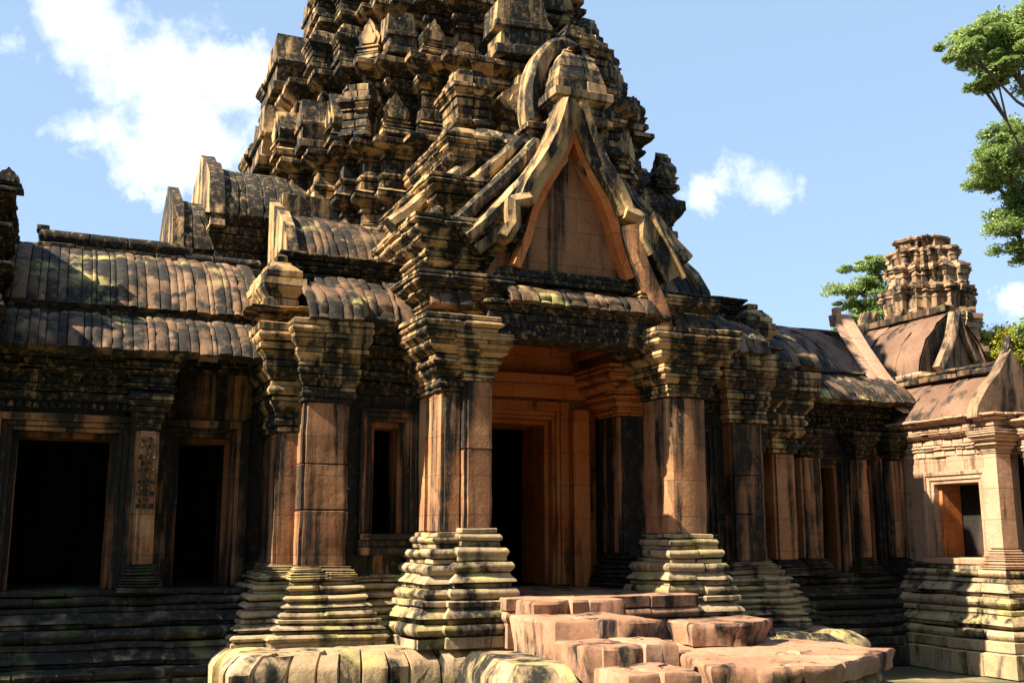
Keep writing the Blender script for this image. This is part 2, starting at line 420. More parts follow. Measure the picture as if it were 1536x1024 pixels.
def pillar(x0, x1, y0, y1, zb, z0, z1, ped_w, cap_w, zt, mat='pillar', capmat='cap', pedmat='base', joints=(), chamf=0., blkc=.22):
    P = part('pillar', T, ((x0+x1)/2, (y0+y1)/2, zb))
    mb = MB(); stack(mb, rect(x0, x1, y0, y1), scaled(PED, z0-zb, ped_w), zb, .34, .014, .02, rn); mb.build('pedestal', M[pedmat], P)
    mb = MB(); js = [z0]+list(joints)+[z1]
    q = .042
    pl = rect(x0, x1, y0, y1) if x1-x0 < .25 else [(x0, y0+q), (x0+q, y0+q), (x0+q, y0), (x1-q, y0), (x1-q, y0+q), (x1, y0+q), (x1, y1), (x0, y1)]
    if y1-y0 > .7: pl = pl[:-1]+[(x0, y1), (x0, y0+.62), (x0+q, y0+.62), (x0+q, y0+.5), (x0, y0+.5)]
    if chamf: c = chamf; pl = [(x0, y0+c*.45), (x0+c*.3, y0+c*.12), (x0+c, y0), (x1-c, y0), (x1-c*.3, y0+c*.12), (x1, y0+c*.45), (x1, y1), (x0, y1)]
    for a, b in zip(js, js[1:]): 
        zs = [a+.004, a+.014]+[a+(b-a)*t/6 for t in range(1, 6)]+[b-.014, b-.004]
        course(mb, pl, [((-.012 if i in (0, len(zs)-1) else 0), z) for i, z in enumerate(zs)], 3., .004, .008, rn, cap=True)
    mb.build('shaft', M[mat], P)
    mb = MB(); stack(mb, rect(x0, x1, y0, y1), scaled(CAPS, zt-z1, cap_w), z1, blkc, .010, .014, rn); mb.build('capital', M[capmat], P)
    return P

# ---- porch columns and the cluster beside them
for m in (0, 1):
    if not m:
        pillar(4.35, 4.63, 12.06, 12.92, -.56, .74, 2.42, 1.0, 1.0, 3.32)
        pillar(4.60, 4.97, 11.93, 12.5, -.56, .78, 2.55, .85, .55, 3.12, joints=(1.72,))
    else:
        pillar(7.47, 8.07, 11.95, 12.62, -.56, .72, 2.50, .72, .95, 3.38, chamf=.2)
    # inner porch pillar
    a, b = mxs(4.75, 5.1, m); pillar(a, b, 13.05, 13.6, -.1, .45, 2.35, .4, .9, 3.05, 'wall', 'red', 'lowbase')
    a, b = mxs(2.60, 2.92, m); pillar(a, b, 13.1, 14.15, .2, .36, 1.95, .25, .95, 3.25)
    a, b = mxs(2.84, 3.42, m); pillar(a, b, 12.8, 13.5, .2, .34, 2.3, .25, .62, 3.3, joints=(1.0, 1.55))

# ---- walls with openings
def wall_x(mb, x0, x1, y0, y1, z0, z1, op=()):
    "wall along x with openings (xa, xb, za, zb)"
    op = sorted(op); x = x0
    for (a, b, za, zb) in op:
        box(mb, x, a, y0, y1, z0, z1)
        if za > z0+.02: box(mb, a+.002, b-.002, y0+.003, y1, z0, za)
        box(mb, a+.002, b-.002, y0+.003, y1, zb, z1); x = b
    box(mb, x, x1, y0, y1, z0, z1)
def frame_x(name, x0, x1, z0, z1, y, depth=.5, w=.2, sill=True, mat='wall', parent=None, rev='jamb'):
    "stepped stone frame round an opening in a wall that faces -y"
    P = part(name, parent or T, ((x0+x1)/2, y, z0))
    mb = MB()
    for k, (o, pr) in enumerate(((0, .02), (.055, .05), (.12, .085))):
        o2 = (.055, .12, w)[k]
        box(mb, x0-o2, x0-o, y-pr, y+.08, z0, z1+o2, cham=.008); box(mb, x1+o, x1+o2, y-pr, y+.08, z0, z1+o2, cham=.008)
        box(mb, x0-o+.001, x1+o-.001, y-pr+.002, y+.08, z1+o, z1+o2-.002, cham=.008)
    mb.build('frame', M[mat], P)
    mb = MB(); t = .07
    box(mb, x0-.002, x0+t, y+.09, y+depth, z0, z1, cham=.006); box(mb, x1-t, x1+.002, y+.09, y+depth, z0, z1, cham=.006); box(mb, x0+t, x1-t, y+.09, y+depth, z1-t, z1+.002, cham=.006)
    mb.build('jamb', M[rev], P)
    if sill:
        mb = MB(); box(mb, x0-w+.02, x1+w-.02, y-.12, y+.3, z0-.07, z0-.002); box(mb, x0-w, x1+w, y-.09, y+.3, z0-.16, z0-.073); box(mb, x0-w-.02, x1+w+.02, y-.13, y+.3, z0-.26, z0-.163); mb.build('sill', M['wall'], P)
    return P
mb = MB(); wall_x(mb, -3.5, .86, 13.5, 14.0, .06, 2.3, [(-.36, .79, .06, 1.9)]); mb.build('wall', M['wall'], T)
mb = MB(); wall_x(mb, 1.2, 2.7, 14.1, 14.5, .06, 3.0, [(1.5, 2.2, .06, 1.94)]); mb.build('wall', M['wall'], T)
frame_x('window', -.36, .79, .08, 1.89, 13.5, .5, .2, False, 'pillar')
frame_x('doorway', 1.5, 2.2, .08, 1.93, 14.1, .5, .22, False)
pillar(.98, 1.24, 13.26, 13.8, .06, .36, 1.92, .3, .35, 2.35, 'pillar', 'carved', 'lowbase')
mb = MB(); wall_x(mb, 9.8, 14.0, 14.22, 14.7, .06, 2.4, [(11.75, 12.2, .1, 1.9), (12.62, 12.95, .1, 1.9)]); mb.build('wall', M['wall'], T)
frame_x('doorway', 11.75, 12.2, .12, 1.89, 14.22, .5, .12, False)
frame_x('doorway', 12.62, 12.95, .12, 1.89, 14.22, .5, .12, False)
for a, b, y in ((10.3, 10.72, 13.5), (11.15, 11.55, 13.9), (12.34, 12.56, 13.98), (13.08, 13.32, 13.98)):
    pillar(a, b, y, 14.4, .1, .34, 1.95, .3, .5 if a > 11 else .95, 2.4 if a > 11 else 3.2, 'pillar', 'carved' if a > 11 else 'cap', 'lowbase')
for m in (0, 1):
    a, b = mxs(3.4, 4.4, m); oa, ob = mxs(3.74, 4.2, m)
    mb = MB(); wall_x(mb, a, b, 13.0, 13.5, .2, 2.45, [(oa, ob, .72, 2.12)]); mb.build('wall', M['wall'], T)
    frame_x('window', oa, ob, .72, 2.12, 13.0, .5, .15, True)
    mb = MB(); box(mb, *mxs(4.4, 4.98, m), 13.05, 14.3, -.3, 3.0); mb.build('wall', M['wall'], T)
# porch back wall with the main door
mb = MB(); wall_x(mb, 4.6, 7.84, 14.0, 14.6, -.1, 3.9, [(5.62, 6.74, -.1, 2.36)]); mb.build('wall', M['red'], T)
frame_x('doorway', 5.62, 6.74, .02, 2.36, 14.0, .9, .26, False, 'red', None, 'red')
mb = MB(); box(mb, 5.0, 7.5, 13.86, 13.99, 2.66, 2.86); box(mb, 5.05, 7.45, 13.8, 13.985, 2.863, 3.0); mb.build('lintel', M['red'], T)
mb = MB(); box(mb, 5.2, 5.5, 13.75, 14.01, -.02, 2.5); mb.build('pilaster', M['red'], T); mb = MB(); box(mb, 6.98, 7.24, 13.75, 14.01, -.02, 2.5); mb.build('pilaster', M['red'], T)
# ceiling of the porch (corbelled) and the dark rooms behind the openings
mb = MB()
for k in range(6):
    o = k*.2
    box(mb, 4.95+o-.22, 4.97+o, 12.5, 14.0, 2.9+k*.16, 3.065+k*.16); box(mb, 7.47-o, 7.49-o+.22, 12.5, 14.0, 2.9+k*.16, 3.065+k*.16)
box(mb, 5.9, 6.6, 12.5, 14.0, 3.86, 4.0); mb.build('corbel_vault', M['red'], T)
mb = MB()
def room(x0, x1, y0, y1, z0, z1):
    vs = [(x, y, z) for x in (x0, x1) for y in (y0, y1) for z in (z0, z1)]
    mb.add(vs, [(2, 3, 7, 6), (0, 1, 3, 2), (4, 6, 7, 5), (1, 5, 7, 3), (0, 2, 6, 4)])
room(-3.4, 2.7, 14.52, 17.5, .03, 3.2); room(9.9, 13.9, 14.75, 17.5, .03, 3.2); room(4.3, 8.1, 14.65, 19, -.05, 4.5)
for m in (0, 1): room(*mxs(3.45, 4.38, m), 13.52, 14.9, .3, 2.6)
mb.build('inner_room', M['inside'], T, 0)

# ---- cornices
def cornice(plan, z0, H, W=1., mat='carved', blk=.24, seq=CORN, er=.016, jit=.014):
    mb = MB(); stack(mb, plan, scaled(seq, H, W), z0, blk, jit, er, rn); return mb.build('cornice', M[mat], T)
cornice(rect(-3.4, 1.3, 13.48, 15), 2.25, .62, .7)
cornice(rect(.9, 1.3, 13.3, 14.5), 2.3, .56, .7)
cornice(rect(1.4, 2.7, 14.0, 15), 2.75, .4, .7)
cornice(rect(9.8, 13.8, 14.2, 15.6), 2.36, .62, .7)
for m in (0, 1):
    cornice(mrect(3.3, 4.5, 13.0, 14.5, m), 2.45, .95, .9)
    cornice(mrect(2.5, 4.4, 13.3, 15, m), 3.2, .32, .9, 'cap')

def frieze(x0, x1, y, z0, z1, s=.095, face='y'):
    "rows of small eroded carved figures in relief"
    mb = MB(); nz_ = max(1, round((z1-z0)/s)); nx = max(1, round((x1-x0)/s))
    for j in range(nz_):
        for i in range(nx):
            if rn.random() < .12: continue
            cx = x0+(x1-x0)*(i+.5+(.5 if j % 2 else 0)*.6)/nx; cz = z0+(z1-z0)*(j+.5)/nz_
            if cx > x1-s*.3: continue
            w_ = s*rn.uniform(.28, .46); h_ = s*rn.uniform(.34, .5); d = rn.uniform(.015, .04)
            q = [(-w_, -h_*.9), (w_, -h_*.9), (w_*1.05, h_*.2), (w_*.4, h_), (-w_*.4, h_), (-w_*1.05, h_*.2)]
            a = [(cx+u, y+.01, cz+v) for u, v in q]; b = [(cx+u*.6, y-d, cz+v*.65) for u, v in q]
            mb.add(a+b, [(k, (k+1) % 6, 6+(k+1) % 6, 6+k) for k in range(6)]+[tuple(range(6, 12))])
    o = mb.build('carved_frieze', M['carved'], T); return o
frieze(-1.2, .95, 13.44, 2.36, 2.60); frieze(1.0, 1.22, 13.235, 1.0, 1.85, .07); frieze(-.62, .98, 13.46, 2.14, 2.24, .09)
frieze(10.8, 13.3, 14.16, 2.44, 2.66); frieze(5.0, 7.45, 12.01, 3.16, 3.33, .085)
for m in (0, 1): frieze(*mxs(3.45, 4.35, m), 12.96, 2.5, 2.72)
# ---- roofs
def roof(name, axis, a0, a1, prof, rib=.2, mat='roof', dep=.035, sides=1):
    mb = MB(); vault(mb, axis, a0, a1, prof, rib, dep, rn)
    if sides == 2: c = prof[-1][0]; vault(mb, axis, a0, a1, [(2*c-u, z) for u, z in prof], rib, dep, rn)
    return mb.build(name, M[mat], T)
G_HALF = [(13.04, 2.84), (13.14, 2.98), (13.32, 3.14), (13.6, 3.30), (13.95, 3.43)]
G_TOP = [(13.82, 3.50), (13.96, 3.68), (14.2, 3.93), (14.55, 4.2), (15.0, 4.44), (15.6, 4.64)]
G_LEFT = [(u, z) for u, z in G_HALF]
roof('roof', 'x', -3.2, 2.35, G_HALF, .12)
roof('roof', 'x', -.6, 2.5, G_TOP, .12, sides=2)
roof('roof', 'x', 9.6, 11.1, [(13.2, 3.3), (13.3, 3.5), (13.6, 3.75), (14.1, 4.0), (14.6, 4.12)], .2)
roof('roof', 'x', 9.9, 13.5, [(u+.68, z+.06) for u, z in G_HALF], .14)
roof('roof', 'x', 9.9, 13.25, [(u+.68, z) for u, z in G_TOP], .24, 'wingroof', .012, sides=2)
mb = MB(); box(mb, -3.3, 2.5, 13.88, 14.2, 2.9, 3.55); mb.build('clerestory', M['carved'], T); mb = MB(); box(mb, 9.9, 13.6, 14.6, 14.9, 2.9, 3.5); mb.build('clerestory', M['carved'], T)
def ridge(x0, x1, y, z, h=.17, w=.16):
    mb = MB(); course(mb, rect(x0, x1, y-w, y+w), band(0, z-.12, z, .1), .5, .01, .012, rn, True)
    course(mb, rect(x0+.02, x1-.02, y-w*.75, y+w*.75), torus(0, z, z+h, .04), .6, .012, .014, rn, True)
    if 1: 
        k = z+h
        box(mb, x0-.02, x0+.14, y-w*.6, y+w*.6, k-.02, k+.07)
    return mb.build('ridge', M['carved'], T)
ridge(-.30, 1.62, 15.5, 4.62, .18); ridge(1.6, 2.7, 15.5, 4.52, .16); ridge(-1.2, -.25, 15.5, 4.5, .1)
ridge(9.9, 14.4, 16.2, 4.5, .1)
for m in (0, 1):
    # small stepped roofs over the pillar cluster
    roof('roof', 'x', *mxs(2.82, 3.5, m), [(12.52, 3.30), (12.6, 3.5), (12.8, 3.68), (13.2, 3.88)], .13)
    roof('roof', 'x', *mxs(3.05, 4.35, m), [(12.72, 3.36), (12.82, 3.58), (13.0, 3.76), (13.4, 4.02)], .15)
    mb = MB(); stack(mb, mrect(2.42, 2.78, 13.15, 15, m), [('b', .16, .02), ('c', .14, .02, .1), ('b', .12, .10), ('b', .10, .06), ('c', .12, .03, -.06), ('b', .1, -.1)], 3.48, .3, .012, .018, rn)
    mb.build('crest_block', M['cap'], T)
    cornice(mrect(2.7, 4.6, 13.5, 15, m), 3.86, .46, .35)
    roof('roof', 'x', *mxs(2.95, 4.75, m), [(14.1, 4.42), (14.24, 4.66), (14.5, 4.94), (14.95, 5.24), (15.6, 5.5)], .13)
    mb = MB(); box(mb, *mxs(2.98, 4.7, m), 14.35, 15.9, 4.0, 4.7); mb.build('clerestory', M['carved'], T); mb = MB(); box(mb, *mxs(2.98, 4.7, m), 15.4, 16, 5.2, 5.75); mb.build('clerestory', M['carved'], T)
    mb = MB(); poly_slab(mb, [(14.0, 4.34), (14.06, 4.56), (14.36, 4.94), (14.8, 5.28), (15.5, 5.62), (15.5, 4.3)], 'x', *mxs(2.82, 2.97, m)); mb.build('gable', M['cap'], T)
    roof('roof', 'x', *mxs(4.2, 4.75, m), [(12.05, 3.5), (12.15, 3.7), (12.4, 3.86), (12.7, 3.95)], .18)
    # stacked entablature beside the pediment
    mb = MB()
    stack(mb, mrect(4.32, 5.0, 12.35, 14.4, m), scaled(CAPS, .62, .85), 3.3, .26, .012, .016, rn)
    if not m: stack(mb, mrect(4.35, 5.2, 12.5, 14.4, m), scaled(CAPS, .75, .95), 3.92, .26, .012, .016, rn)
    mb.build('entablature', M['cap'], T)
    if m: continue
    mb = MB(); stack(mb, mrect(4.62, 5.5, 12.75, 14.6, m), scaled(CAPS, .72, .9), 4.6, .26, .012, .016, rn)
    stack(mb, mrect(4.95, 5.7, 13.1, 14.8, m), scaled(CAPS+[('c', .2, .3, .1)], 1.0, .9), 5.25, .26, .012, .016, rn)
    mb.build('entablature', M['cap'], T)

for m in (0,):
    # left arm of the tower: high vault with a gable towards the side
    prof = [(15.72, 5.35), (15.78, 5.65), (16.0, 6.0), (16.4, 6.3), (16.85, 6.48), (17.2, 6.54)]
    roof('roof', 'x', *mxs(2.15, 4.2, m), prof, .24, 'carved', .02, 2)
    g = [(u, z+.12) for u, z in prof]; g[-1] = (17.2, 6.8); g = [(15.6, 5.2)]+g+[(34.4-u, z) for u, z in reversed(g[:-1])]+[(18.8, 5.2)]
    mb = MB(); poly_slab(mb, g, 'x', *mxs(1.98, 2.2, m)); mb.build('gable', M['tower'], T)
    mb = MB(); stack(mb, mrect(2.1, 4.2, 15.85, 18.5, m), scaled([('b', .3, .15), ('t', .12, .12, .04), ('b', .2, .02), ('b', .2, .0), ('c', .14, .02, .12), ('b', .1, .12), ('c', .1, .14, .22)], 1.7), 3.7, .35, .012, .015, rn); mb.build('arm_wall', M['carved'], T)
    p2 = [(15.95, 4.9), (16.02, 5.2), (16.25, 5.55), (16.7, 5.82), (17.2, 5.95)]
    roof('roof', 'x', *mxs(1.62, 2.1, m), p2, .22, 'carved', .02, 2)
    g = [(u, z+.1) for u, z in p2]; g[-1] = (17.2, 6.2); g = [(15.85, 4.6)]+g+[(34.4-u, z) for u, z in reversed(g[:-1])]+[(18.55, 4.6)]
    mb = MB(); poly_slab(mb, g, 'x', *mxs(1.5, 1.66, m)); mb.build('gable', M['tower'], T)
    mb = MB(); x0, x1 = mxs(1.6, 2.2, m); box(mb, x0, x1, 15.98, 18.4, 3.9, 5.0); mb.build('arm_wall', M['carved'], T)
# ---- porch lintel, eave strip, pediment
mb = MB(); box(mb, 4.95, 7.5, 12.02, 12.5, 3.13, 3.36); stack(mb, rect(4.98, 7.46, 12.05, 12.6), [('b', .1, .03), ('c', .08, .03, .1), ('b', .06, .1)], 3.36, .25, .01, .012, rn)
mb.build('lintel', M['carved'], T)
roof('roof', 'x', 5.2, 7.3, [(11.88, 3.58), (11.93, 3.70), (12.05, 3.80), (12.3, 3.88)], .18)
PD = part('pediment', T, (AX, 12.2, 3.9))
mb = MB(); tri = [(4.95, 3.85), (7.5, 3.85), (7.15, 4.5), (6.88, 5.02), (6.6, 5.4), (AX+.0, 6.0), (5.84, 5.4), (5.56, 5.02), (5.29, 4.5)]
poly_slab(mb, tri, 'y', 12.34, 12.7); mb.build('tympanum', M['pillar'], PD)
mb = MB(); stack(mb, rect(5.15, 7.3, 12.2, 12.6), [('b', .07, 0.03), ('t', .07, .0, .03), ('b', .06, -.02)], 3.9, .3, .01, .012, rn); mb.build('tympanum_base', M['carved'], PD)
path = [(AX, 6.42), (AX+.08, 6.16), (AX+.18, 5.90), (AX+.31, 5.63), (AX+.46, 5.40), (AX+.58, 5.22), (AX+.65, 5.08), (AX+.70, 4.95)]
foot = [(AX+.70, 4.98), (AX+.95, 4.92), (AX+.93, 4.62), (AX+1.06, 4.42)]
tail = [(AX+.78, 4.8), (AX+.84, 4.55), (AX+.93, 4.3), (AX+1.05, 4.05), (AX+1.17, 3.82), (AX+1.25, 3.6), (AX+1.28, 3.38)]
def mp(p, m): return [(mir(x), z) for x, z in p] if m else p
SEC = [(-.10, .3), (-.10, .02), (-.03, -.03), (.03, -.03), (.05, -.07), (.15, -.07), (.17, -.02), (.2, 0), (.2, .3)]
ROLL = [(.05*math.cos(a*math.pi/4), .05*math.sin(a*math.pi/4)) for a in range(8)]
for m in (1, 0):
    sg = -1 if m else 1
    mb = MB(); f = lambda s: [(o*sg, y) for o, y in s]
    sweep_band(mb, mp(path, m), f(SEC), 12.08, 4)
    mb.build('raking_frame', M['cap'], PD); mb = MB()
    sweep_band(mb, mp([(AX+.01, 6.06), (AX+.11, 5.79), (AX+.25, 5.5), (AX+.41, 5.24), (AX+.52, 5.02), (AX+.60, 4.8), (AX+.70, 4.45), (AX+.84, 4.1)], m), f([(-.06, .3), (-.06, .06), (.06, .02), (.06, .3)]), 12.1, 4)
    mb.build('inner_frame', M['red'], PD)
    mb = MB(); sweep_band(mb, mp(foot, m), f([(-.09, .25), (-.09, -.05), (0, -.09), (.09, -.05), (.09, .25)]), 12.06, 4, .012, False)
    mb.build('frame_return', M['cap'], PD)
    if m: continue
    mb = MB(); sweep_band(mb, mp(tail, m), f([(-.12, .35), (-.12, -.02), (-.04, -.07), (.08, -.07), (.14, 0), (.14, .35)]), 12.06, 4)
    mb.build('lower_frame', M['pillar'], PD)
    mb = MB()
    sweep_band(mb, mp([(AX+.98, 4.86), (AX+1.42, 4.12)], m), f([(-.10, .3), (-.10, -.03), (.12, -.03), (.12, .3)]), 12.06, 5)
    sweep_band(mb, mp([(AX+1.12, 4.90), (AX+1.58, 4.14)], m), f([(o+.03, y-.02) for o, y in ROLL]), 12.06, 5)
    sweep_band(mb, mp([(AX+.91, 4.80), (AX+1.34, 4.05)], m), f([(o*.7, y*.7-.03) for o, y in ROLL]), 12.06, 5)
    for q in range(7):                              # flame crest on the naga rail
        t = q/6; x = AX+1.16+.42*t; z = 4.9-.7*t; x = mir(x) if m else x
        poly_slab(mb, [(x-.05, z-.02), (x+.05, z-.02), (x+.04, z+.07), (x, z+.13), (x-.04, z+.07)], 'y', 12.05, 12.13)
    mb.build('naga_rail', M['cap'], PD)
# nested frames stepping back on the left flank
for m in (1, 0):
    sg = -1 if m else 1; mb = MB()
    for k, (dx, dz, y) in enumerate(((.20, -.10, 12.2), (.44, .0, 12.42), (.70, .09, 12.68), (.96, .2, 12.95))):
        pth = [(x+dx*(.55+.45*min(1, i/3)), z+dz) for i, (x, z) in enumerate([(AX+.16, 5.92), (AX+.36, 5.6), (AX+.57, 5.3), (AX+.80, 5.0), (AX+1.04, 4.74), (AX+1.32, 4.5)])]
        sweep_band(mb, mp(pth, m), [(o*sg, yy) for o, yy in ((-.09, .2), (-.09, -.02), (-.04, -.07), (.05, -.07), (.10, -.02), (.10, .2))], y, 5)
        sweep_band(mb, mp([(x-.13, z-.13) for x, z in pth], m), [(o*sg, yy) for o, yy in ((-.08, .2), (-.08, -.04), (.06, -.04), (.06, .2))], y, 5)
    mb.build('nested_frame', M['cap'], PD)
# porch vault behind the pediment
roof('roof', 'y', 12.4, 15.2, [(4.95, 4.2), (5.05, 4.7), (5.3, 5.2), (5.7, 5.7), (AX, 5.98)], .24, 'carved', .02, 2)

# ---- great tower
CX, CY = AX+.12, 17.2
def redent(Rd, ks=((1, .34), (.90, .50), (.80, .64), (.73, .73))):
    q = []
    for i, (r, wd) in enumerate(ks):
        q.append((r, wd))
        if i < len(ks)-1: q.append((ks[i+1][0], wd))
    half = q+[(b, a) for a, b in reversed(q)]
    o = []; seen = None
    pts = half[:]
    for k in range(4):
        for (x, y) in pts:
            for _ in range(k): x, y = -y, x
            p = (x*Rd, y*Rd)
            if not o or (abs(p[0]-o[-1][0])+abs(p[1]-o[-1][1])) > 1e-5: o.append(p)
    if abs(o[0][0]-o[-1][0])+abs(o[0][1]-o[-1][1]) < 1e-5: o.pop()
    return o
def plan_at(Rd, cx=CX, cy=CY): return [(cx+x, cy+y) for x, y in redent(Rd)]
def antefix_mesh(wd, h, d, mat, name='antefix', seed=0, kind=0):
    rr = random.Random(seed); mb = MB()
    if kind == 0:                                   # pointed leaf on a moulded foot
        stack(mb, rect(-wd*.5, wd*.5, -d*.5, d*.5), scaled([('b', .10, .03), ('c', .07, .03, -.02), ('b', .08, -.02), ('b', .05, .015)], h*.34), 0, .5, .006, .01, rr)
        og = [(-.44, .34), (-.50, .44), (-.47, .56), (-.36, .68), (-.30, .70), (-.26, .82), (-.12, .88), (0, 1.0), (.13, .86), (.24, .82), (.30, .69), (.38, .66), (.47, .56), (.50, .44), (.44, .34)]
        og = [(u*rr.uniform(.85, 1.1)+rr.uniform(-.03, .03), z+rr.uniform(-.02, .02)) for u, z in og]
        poly_slab(mb, [(u*wd, z*h) for u, z in og], 'y', -d*.4, d*.42, .014)
        poly_slab(mb, [(u*wd*.7, (z-.40)*.7*h+.42*h) for u, z in og], 'y', -d*.52, -d*.3, .02)
    elif kind == 1:                                 # little stepped shrine block
        sq = [('b', .10, .03), ('b', .06, .0), ('b', .15, -.015), ('b', .15, -.01), ('b', .05, .02), ('c', .08, .02, .06), ('b', .09, .07), ('b', .16, .0), ('b', .14, -.06)]
        z = stack(mb, rect(-wd*.5, wd*.5, -d*.9, d*.9), scaled(sq, h, min(1, wd*2)), 0, .3, .008, .010, rr)
    else:                                           # broken upright slab
        a = rr.uniform(-.15, .15); pts = [(-.5, 0), (-.46, .35), (-.54, .42), (-.5, .78+a), (-.2, .9-a), (.1, .86+a), (.36, .98), (.46, .62), (.54, .5), (.47, .3), (.5, 0)]
        poly_slab(mb, [(u*wd, z*h) for u, z in pts], 'y', -d*.6, d*.6, .02)
        box(mb, -wd*.56, wd*.56, -d*.75, d*.7, 0, h*.16, .02); box(mb, -wd*.53, wd*.53, -d*.7, d*.68, h*.42, h*.52, .02)
    me_o = mb.build(name, mat, None); me = me_o.data; bpy.data.objects.remove(me_o); return me
AFM = [antefix_mesh(.46, .74, .26, M['tower'], seed=k, kind=(0, 1, 2, 1)[k % 4]) for k in range(12)]
def put_antefix(parent, x, y, z, rot, s, k, mats=None):
    o = bpy.data.objects.new('antefix', AFM[k % 12]); col.objects.link(o); o.parent = parent
    o.location = Vector((x, y, z))-parent_origin(parent); o.rotation_euler = (R(rn.uniform(-3, 3)), R(rn.uniform(-3, 3)), rot); o.scale = s
TIER_BASE = [('b', .12, .10), ('t', .10, .08, .03), ('b', .06, .03), ('c', .08, .06, 0)]
TIER_TOP = [('b', .09, .02), ('c', .12, .03, .12), ('b', .10, .13), ('b', .06, .08), ('c', .16, .10, .27), ('b', .13, .28), ('c', .14, .18, .02)]
def tier(parent, name, Rd, z0, z1, cx, cy, mat, blk=.3, Wk=1., er=.009):
    mb = MB(); H = z1-z0; p = plan_at(Rd, cx, cy); hb, ht = H*.22, H*.48
    stack(mb, p, scaled(TIER_BASE, hb, Wk), z0, blk, .014, er, rn)
    zz = z0+hb; k = 2
    for i in range(k): course(mb, p, band(-.01 if i % 2 else .008, zz+(H-hb-ht)*i/k, zz+(H-hb-ht)*(i+1)/k), blk, .016, er, rn)
    stack(mb, p, scaled(TIER_TOP, ht, Wk), z1-ht, blk, .016, er, rn)
    return mb.build(name, M[mat], parent)
TW = part('tower', T, (CX, CY, 4.5))
mb = MB(); stack(mb, plan_at(3.12), scaled([('b', .3, .15), ('b', .3, .05)]+[q for k in range(3) for q in [('b', .14, .02), ('t', .09, .03, .03), ('b', .08, -.01), ('b', .16, -.03), ('b', .08, .0), ('c', .10, .0, .09+.05*k), ('b', .09, .10+.05*k), ('c', .08, .10+.05*k, .03)]], 3.0), 3.6, .30, .014, .018, rn)
mb.build('tower_body', M['tower'], T)
zt = [6.6, 7.95, 9.15, 10.2, 11.1, 11.85, 12.45]; rt = [2.94, 2.46, 2.08, 1.74, 1.4, 1.02]
cnt = 0
for i in range(6):
    t = tier(T, 'tower_tier', rt[i], zt[i], zt[i+1], CX, CY, 'tower', .3-.02*i, 1-.05*i)
    s = 1.22-.12*i
    Rp = (rt[i-1] if i else 3.12); zb = zt[i]-.03
    ks = ((1, .0), (1, .30), (.90, .46), (.80, .60), (.71, .71))
    for face in range(4):
        for kk, (r_, w_) in enumerate(ks):
            for sgn in ((0,) if kk == 0 else (-1, 1)):
                if kk == 4 and sgn < 0: continue
                x, y = w_*sgn*Rp, -(r_*Rp+.05)
                rot = 0 if kk < 4 else R(45)
                a = face*math.pi/2; X = x*math.cos(a)-y*math.sin(a); Yy = x*math.sin(a)+y*math.cos(a)
                if Yy > Rp*.62: continue
                f = s*(1.3 if kk == 0 else (1.05 if kk == 1 else .92))*rn.uniform(.8, 1.12)
                if rn.random() < .12: continue
                put_antefix(t, CX+X, CY+Yy, zb, a+rot, (f*(1.3 if kk == 0 else .92), f*1.1, f*rn.uniform(.85, 1.1)), 4*(cnt % 3) if X > Rp*.55 else cnt); cnt += 1
mb = MB(); stack(mb, [(CX+.75*math.cos(a*math.pi/8), CY+.75*math.sin(a*math.pi/8)) for a in range(16)], [('t', .3, .1, .1), ('t', .25, -.1, .1), ('t', .25, -.3, .1), ('c', .4, -.35, -.6)], 12.4, .3, .01, .01, rn); mb.build('lotus_finial', M['tower'], T)
bpy.data.objects.remove(TW)
for x0, x1, y0, y1, z0, z1 in ((8.7, 9.85, 15.6, 18.6, 4.6, 6.75), (8.5, 9.3, 15.7, 18.4, 6.7, 7.85), (8.3, 8.85, 15.8, 18.2, 7.8, 8.75)):
    mb = MB(); stack(mb, rect(x0, x1, y0, y1), scaled([('b', .3, .04), ('b', .3, -.02)]+TIER_TOP, z1-z0, .8), z0, .3, .016, .022, rn)
    cp = mb.build('corner_pile', M['tower'], T)
    for yy in (y0+.15, y0+.9, y0+1.7): put_antefix(cp, x1+.02, yy, z1-.03, math.pi/2, (1.1, 1.1, rn.uniform(.9, 1.15)), 0); 
    for xx in (x0+.3, x1-.15): put_antefix(cp, xx, y0-.05, z1-.03, 0, (.85, 1.1, rn.uniform(.6, .8)), 4)
# shrine stele standing above the pediment, with an arched niche behind it
FA = part('false_gable', T, (AX+.28, 13.1, 6.0))
mb = MB(); stack(mb, rect(AX-.25, AX+.65, 12.95, 14.2), [('b', .12, .08), ('c', .1, .06, 0), ('b', .12, 0), ('c', .12, .02, .1), ('b', .1, .12)], 5.85, .3, .01, .012, rn); mb.build('gable_base', M['cap'], FA)
mb = MB(); arch = [(AX+.36+.50*math.cos(R(a)), 6.85+.95*math.sin(R(a))) for a in range(-18, 199, 12)]; 
inn = [(AX+.36+.36*math.cos(R(a)), 6.85+.72*math.sin(R(a))) for a in range(198, -19, -12)]
sweep_band(mb, list(reversed(arch)), [(-.13, .34), (-.13, 0), (-.05, -.05), (.05, -.05), (.11, 0), (.11, .34)], 13.12, 2); mb.build('arch_frame', M['cap'], FA)
mb = MB(); poly_slab(mb, arch, 'y', 13.35, 13.8); mb.build('niche_back', M['carved'], FA)
mb = MB(); stack(mb, rect(AX-.02, AX+.74, 12.58, 13.05), [('b', .10, .07), ('c', .08, .05, -.02), ('b', .10, -.03), ('c', .08, -.02, .06), ('b', .14, .08), ('b', .17, .0), ('c', .20, -.005, -.04), ('c', .17, -.04, -.10), ('c', .12, -.10, -.18), ('c', .08, -.18, -.28)], 6.36, .4, .006, .014, rn); mb.build('stele', M['cap'], FA)

